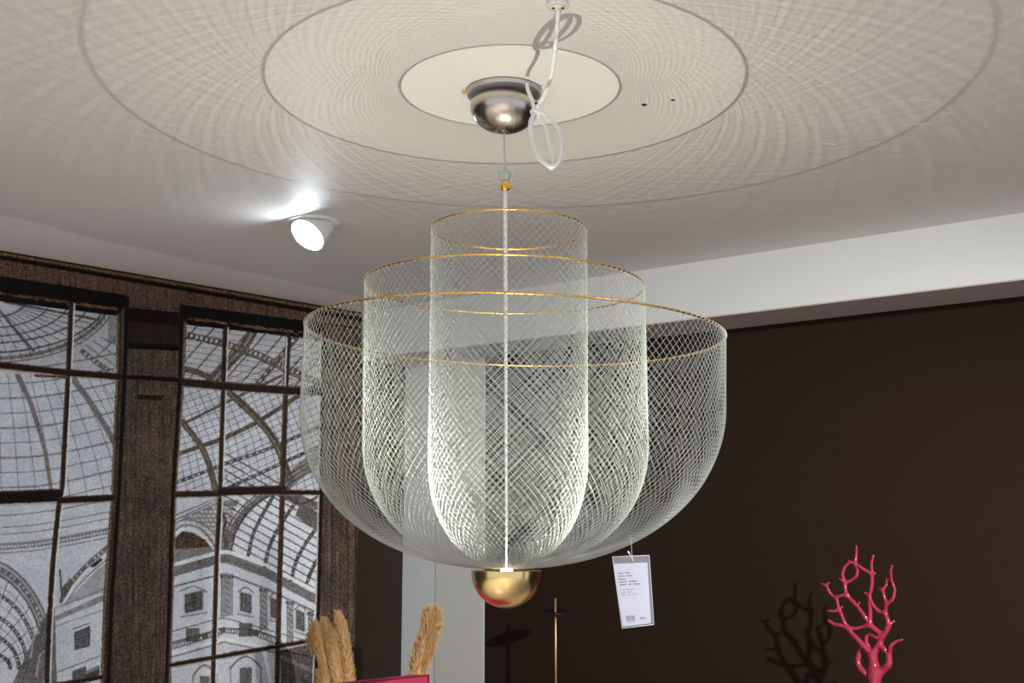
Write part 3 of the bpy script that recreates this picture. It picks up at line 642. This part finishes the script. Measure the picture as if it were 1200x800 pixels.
for k in range(nd):
    w = (sB-sA-.06)/nd; a_ = sA+.03+k*w; d = bxs('door', a_+.005, a_+w-.005, .461, .475, .18, ztab-.05, M['walnut'], sb); bxs('handle', a_+w-.05, a_+w-.035, .475, .49, .5, .62, M['brassrod'], d)
for s_ in (sA+.06, sB-.09):
    for o_ in (.09, .42): bxs('leg', s_, s_+.03, o_, o_+.03, 0, .16, M['blackmetal'], sb)
# candlestick
cs = wp(s_s, .24, ztab); cst = empty('candlestick', cs); tag(cst, 'slender brass rod holder with a small black disc, standing against the brown wall', 'candlestick')
tz = at_y(651, 701, cs[1])[2]-ztab; dz = at_y(651, 717, cs[1])[2]-ztab
tubes('rod', [([(0, 0, .01), (0, 0, tz*.5), (0, 0, tz)], .0042, False)], M['brassrod'], cst, 12)
bm = lathe_bm([(0, -.003), (.030, -.003), (.052, .0), (.054, .0025), (.052, .004), (.018, .0015), (0, .0015)], 48, Matrix.Translation((0, 0, dz)) @ Matrix.Rotation(math.radians(7), 4, 'X')); dd = bm_obj('disc', bm, M['blackmetal'], cst); tag(dd, 'black metal disc')
bm_obj('foot', lathe_bm([(0, 0), (.055, 0), (.055, .006), (.01, .012), (0, .012)], 40), M['blackmetal'], cst)
# coral
off = .29; cy_ = wp(s_c, off, ztab)
def cpnt(x, y, d=0): return at_plane(x, y, W0-NB*(off+d), NB)
nodes = {}; edges = []; rad = {}
def br(pts, r0, r1, d0=0, d1=0):
    prev = None; n = len(pts)
    for k, (x, y) in enumerate(pts):
        key = (round(x, 1), round(y, 1)); t = k/(n-1)
        if key not in nodes: nodes[key] = cpnt(x, y, d0+(d1-d0)*t+.004*math.sin(x*.7+y*.3)); rad[key] = r0+(r1-r0)*t
        else: rad[key] = max(rad[key], r0+(r1-r0)*t)
        if prev and prev != key: edges.append((prev, key))
        prev = key
# coordinates read off a 4x crop whose corner is (860, 600)
def c4(*p): return [(860+a/4, 600+b/4) for a, b in p]
br(c4((665, 1010), (668, 900), (662, 800), (660, 745), (652, 665)), .022, .0155)
br(c4((652, 665), (620, 640), (590, 605), (560, 575), (535, 545)), .0100, .0068)
br(c4((535, 545), (505, 530), (470, 525), (440, 505)), .0062, .0052)
br(c4((535, 545), (515, 510), (505, 480), (492, 455)), .0062, .0052)
br(c4((492, 455), (470, 465), (438, 460)), .0050, .0030); br(c4((492, 455), (512, 440)), .0046, .0028)
br(c4((492, 455), (485, 420), (478, 400)), .0052, .0048)
br(c4((478, 400), (455, 385), (440, 360), (434, 342)), .0048, .0044); br(c4((434, 342), (408, 334)), .0042, .0028); br(c4((434, 342), (450, 326)), .0038, .0028)
br(c4((478, 400), (500, 390), (530, 390)), .0046, .0046)
br(c4((535, 545), (570, 545), (605, 537), (637, 528)), .0052, .0055)
br(c4((652, 665), (680, 620), (700, 580), (665, 550), (637, 528)), .0125, .0070)
br(c4((637, 528), (612, 485), (588, 450), (555, 415), (530, 390)), .0066, .0060)
br(c4((588, 450), (580, 432), (592, 420)), .0050, .0028); br(c4((588, 450), (570, 432)), .0046, .0034)
br(c4((530, 390), (522, 360), (520, 330)), .0058, .0054); br(c4((520, 330), (505, 318), (492, 308)), .0046, .0030)
br(c4((520, 330), (508, 290), (520, 255), (545, 232), (567, 238)), .0052, .0050); br(c4((520, 330), (550, 320), (575, 300), (582, 270), (567, 238)), .0050, .0050); br(c4((545, 232), (538, 224)), .004, .003)
br(c4((567, 238), (574, 200), (575, 155)), .0056, .0036)
br(c4((567, 238), (600, 262), (635, 282), (648, 290)), .0050, .0050); br(c4((648, 290), (668, 284)), .0050, .0030)
br(c4((648, 290), (645, 240), (655, 198)), .0050, .0034)
br(c4((648, 290), (648, 340), (635, 400)), .0052, .0060); br(c4((635, 400), (628, 385), (608, 374)), .0050, .0032)
br(c4((635, 400), (640, 460), (637, 528)), .0060, .0066)
br(c4((635, 400), (655, 440), (680, 465), (708, 472)), .0056, .0060)
br(c4((700, 580), (725, 545), (722, 505), (708, 472)), .0095, .0070, 0, .01); br(c4((725, 545), (735, 520), (755, 508)), .0056, .0034)
br(c4((708, 472), (715, 430)), .0062, .0058, .01, .01); br(c4((715, 430), (745, 410), (756, 365), (740, 320), (735, 275), (744, 246)), .0056, .0030, .01, .02)
br(c4((715, 430), (702, 385), (698, 365)), .0052, .0046, .01, .012); br(c4((698, 365), (680, 355)), .0048, .0036); br(c4((698, 365), (716, 340), (718, 308)), .0046, .0032); br(c4((718, 308), (740, 320)), .004, .004)
br(c4((652, 665), (635, 640), (620, 610), (622, 580), (640, 572)), .0085, .0046, 0, -.015); br(c4((640, 572), (668, 590), (700, 580)), .0056, .007)
br(c4((660, 745), (625, 760), (590, 730), (580, 700), (590, 650), (605, 628), (620, 640)), .0110, .0062, 0, -.02)
br(c4((660, 745), (700, 745), (730, 710), (728, 670), (705, 640), (680, 620)), .0130, .0070, 0, .012)
br(c4((728, 670), (735, 625), (760, 605), (795, 596)), .0066, .0034, .012, .02)
keys = list(nodes); idx = {k: i for i, k in enumerate(keys)}
es = sorted(set(tuple(sorted((idx[a_], idx[b_]))) for a_, b_ in edges))
me = bpy.data.meshes.new('coral_sculpture'); me.from_pydata([tuple(nodes[k]-cy_) for k in keys], es, []); me.update(); me.materials.append(M['pink'])
co = link(bpy.data.objects.new('coral_branches', me))
sk = co.modifiers.new('skin', 'SKIN'); sk.use_smooth_shade = True; sk.branch_smoothing = .6
sd = me.skin_vertices[0].data if len(me.skin_vertices) else None
if sd is None:
    bm = bmesh.new(); bm.from_mesh(me); bm.verts.layers.skin.verify(); bm.to_mesh(me); bm.free(); sd = me.skin_vertices[0].data
for i_, k in enumerate(keys): sd[i_].radius = (rad[k]*1.08, rad[k]*1.08); sd[i_].use_root = (i_ == 0)
ss = co.modifiers.new('sub', 'SUBSURF'); ss.levels = ss.render_levels = 2
cr_ = empty('coral_sculpture', cy_); tag(cr_, 'glossy raspberry pink branching coral figure in front of the brown wall', 'sculpture'); co.parent = cr_
bm_obj('foot', lathe_bm([(0, 0), (.06, 0), (.058, .008), (.035, .03), (.025, .06), (0, .06)], 40, Matrix.Translation(cpnt(860+665/4, 600+1010/4)*[1, 1, 0]-cy_*[1, 1, 0])), M['pink'], cr_)

# ------------------------------------------------------------------ pampas grass in a floor vase, raspberry chair
vy_ = 4.25; vp = at_y(440, 800, vy_); vx_ = vp[0]
vr = tag(bm_obj('floor_vase', lathe_bm([(0, 0), (.09, 0), (.13, .15), (.14, .35), (.10, .55), (.055, .66), (.06, .70), (.055, .705), (.045, .66), (.09, .5), (.09, .05), (0, .04)], 48), M['vase'], None), 'grey ceramic floor vase holding the tan pampas plumes', 'vase')
vr.location = (vx_, vy_, 0)
def plume(name_label, pts, y, w, dens=1500, seed=1):
    r = np.random.default_rng(seed)
    P3 = [at_y(x, yy, y) for x, yy in pts]          # from tip downwards
    axis = spline(P3[::-1], 14)                     # bottom -> tip
    foot = np.array([vx_+(P3[-1][0]-vx_)*.10, vy_+.0, .10])
    root = empty('pampas_grass_stem', foot); tag(root, name_label, 'pampas grass', 'pampas plumes in the floor vase')
    neck = np.array([vx_+(P3[-1][0]-vx_)*.22, vy_+(y-vy_)*.2, .72])
    st = spline([foot, neck, axis[0], axis[len(axis)//2]], 10)-foot
    tubes('stalk', [(st, .0035, False)], M['stalk'], root, 8)
    n = len(axis); Vs, Qs, b = [], [], 0; px_m = y/F
    for k in range(dens):
        t = r.random()**.85; i_ = min(n-2, int(t*(n-1))); p = axis[i_]+(axis[i_+1]-axis[i_])*r.random(); tan = axis[i_+1]-axis[i_]; tan /= np.linalg.norm(tan)
        a_ = r.random()*2*math.pi; n1 = np.array([math.cos(a_), math.sin(a_), 0.]); 
        ww = w*px_m*min(1, .42+2.4*(1-t))*min(1, .55+t*2)
        L = ww*(1.2+1.1*r.random()); q1 = p+n1*ww*(.35+.2*r.random())+tan*L*.45; q2 = p+n1*ww*(.62+.38*r.random())+tan*L*(.75+.35*r.random())-up*.004*r.random()
        V, Q = tube_arrays([p, q1, q2], [.0013, .0015, .0003], 3, False, b); Vs.append(V-foot); Qs.append(Q); b += len(V)
    V, Q = tube_arrays(axis-foot, np.interp(np.linspace(0, 1, n), [0, .25, .85, 1], [.4, .62, .42, .08])*w*px_m, 10, False, b); Vs.append(V); Qs.append(Q)
    return quads_mesh('plume', np.vstack(Vs), np.vstack(Qs), M['plume'], root)
plume('tan pampas plume with the tallest tip of the bunch against the dark mural pillar', [(397, 722), (402, 750), (408, 790), (414, 840), (420, 880)], 4.24, 10, 2200, 1)
plume('short tan pampas plume in the middle of the dense bunch over the mural edge', [(381, 729), (388, 758), (396, 800), (406, 850), (414, 890)], 4.15, 10, 2200, 2)
plume('tan pampas plume bending outward over the pale mural window', [(370, 733), (377, 760), (388, 800), (400, 850), (410, 890)], 4.33, 10, 2200, 3)
plume('drooping tan pampas tuft hanging lowest at the bunch edge', [(366, 764), (366, 745), (373, 738), (386, 752), (396, 800), (404, 860)], 4.42, 5.5, 700, 4)
plume('lower curly tan pampas plume under the dense bunch', [(376, 790), (380, 805), (390, 830), (400, 870), (408, 890)], 4.06, 9, 700, 6)
plume('lone tan pampas plume in front of the white wall strip', [(505, 721), (501, 745), (493, 775), (486, 800), (472, 850), (458, 890)], 4.3, 16.5, 2200, 5)
# chair
ctr = at_y(502, 789.5, 3.3); ZT = ctr[2]
chd = LW; nrm_ = NL
cc0 = fl(ctr)-LW*.62
chr_ = empty('lounge_chair', cc0+LW*.31); tag(chr_, 'raspberry pink upholstered high-back chair with dark piping, only its top corner showing', 'chair')
o0 = np.array(chr_.location)
def cbox(name, a0, a1, b0, b1, z0_, z1_, m, par, bev=.02):
    pts = [cc0+LW*a0+NL*b0, cc0+LW*a1+NL*b0, cc0+LW*a1+NL*b1, cc0+LW*a0+NL*b1]
    ob = prism(name, [p+up*z0_-o0 for p in pts], up*(z1_-z0_), m, par)
    if bev:
        md = ob.modifiers.new('b', 'BEVEL'); md.width = bev; md.segments = 3
    return ob
cbox('backrest', 0, .62, -.05, 0, .38, ZT-.004, M['leather'], chr_, .004)
cbox('seat', 0.0, .62, 0.005, .60, .30, .46, M['leather'], chr_, .03)
for a_ in (.02, .56):
    for b_ in (-.07, .52): cbox('leg', a_, a_+.04, b_, b_+.04, 0, .30 if b_ > 0 else .38, M['walnut'], chr_, .004)
tubes('piping', [([cc0+LW*0+up*.40-o0, cc0+up*(ZT-.003)-o0, cc0+LW*.62+up*(ZT-.003)-o0, cc0+LW*.62+up*.40-o0], .0035, False)], M['piping'], chr_, 8)

# ------------------------------------------------------------------ light
def light(kind, name, loc_, energy, rgb, size=.05, aim=None, spot=None, blend=.3):
    l = bpy.data.lights.new(name, kind); l.energy = energy; l.color = rgb
    if kind == 'AREA': l.shape = 'DISK'; l.size = size
    else: l.shadow_soft_size = size
    if spot: l.spot_size = math.radians(spot); l.spot_blend = blend
    o = bpy.data.objects.new(name, l); o.location = loc_; COL.objects.link(o)
    if aim is not None: o.rotation_euler = (Vector(aim)-Vector(loc_)).to_track_quat('-Z', 'Y').to_euler()
    return o
light('SPOT', 'chandelier_led', AX+up*.0075, 30, (1., .99, .80), .0034, AX+up*2, 160, 1.)
kp = (1.74, .52, ZC-.05)
light('SPOT', 'showroom_spot', kp, 620, (1., .96, .92), .035, (.7, 3.9, .95), 64, 1.)
d_ = np.array(dn)
for k, (x, y) in enumerate(((.1, -1.6), (-1.7, .5))): light('SPOT', 'fill_spot', (x, y, ZC-.05), 480, (1, .96, .93), .05, (x, y, 0), 110, .6)  # added fill lamps out of view; their floor bounce brightens the ceiling
w = bpy.data.worlds.new('daylight'); sc.world = w; w.use_nodes = True
w.node_tree.nodes['Background'].inputs[0].default_value = (.86, .92, 1., 1); w.node_tree.nodes['Background'].inputs[1].default_value = .85

# ------------------------------------------------------------------ camera
cam = bpy.data.cameras.new('camera'); cam.sensor_width = 36; cam.lens = 36*F/1200; cam.clip_start = .05
c = bpy.data.objects.new('camera', cam); COL.objects.link(c); c.location = (0, 0, H); c.rotation_euler = (math.pi/2+T, 0, 0); sc.camera = c
sc.view_settings.view_transform = 'Standard'; sc.view_settings.look = 'None'; sc.view_settings.exposure = 0; sc.view_settings.gamma = 1; sc.view_settings.use_curve_mapping = False
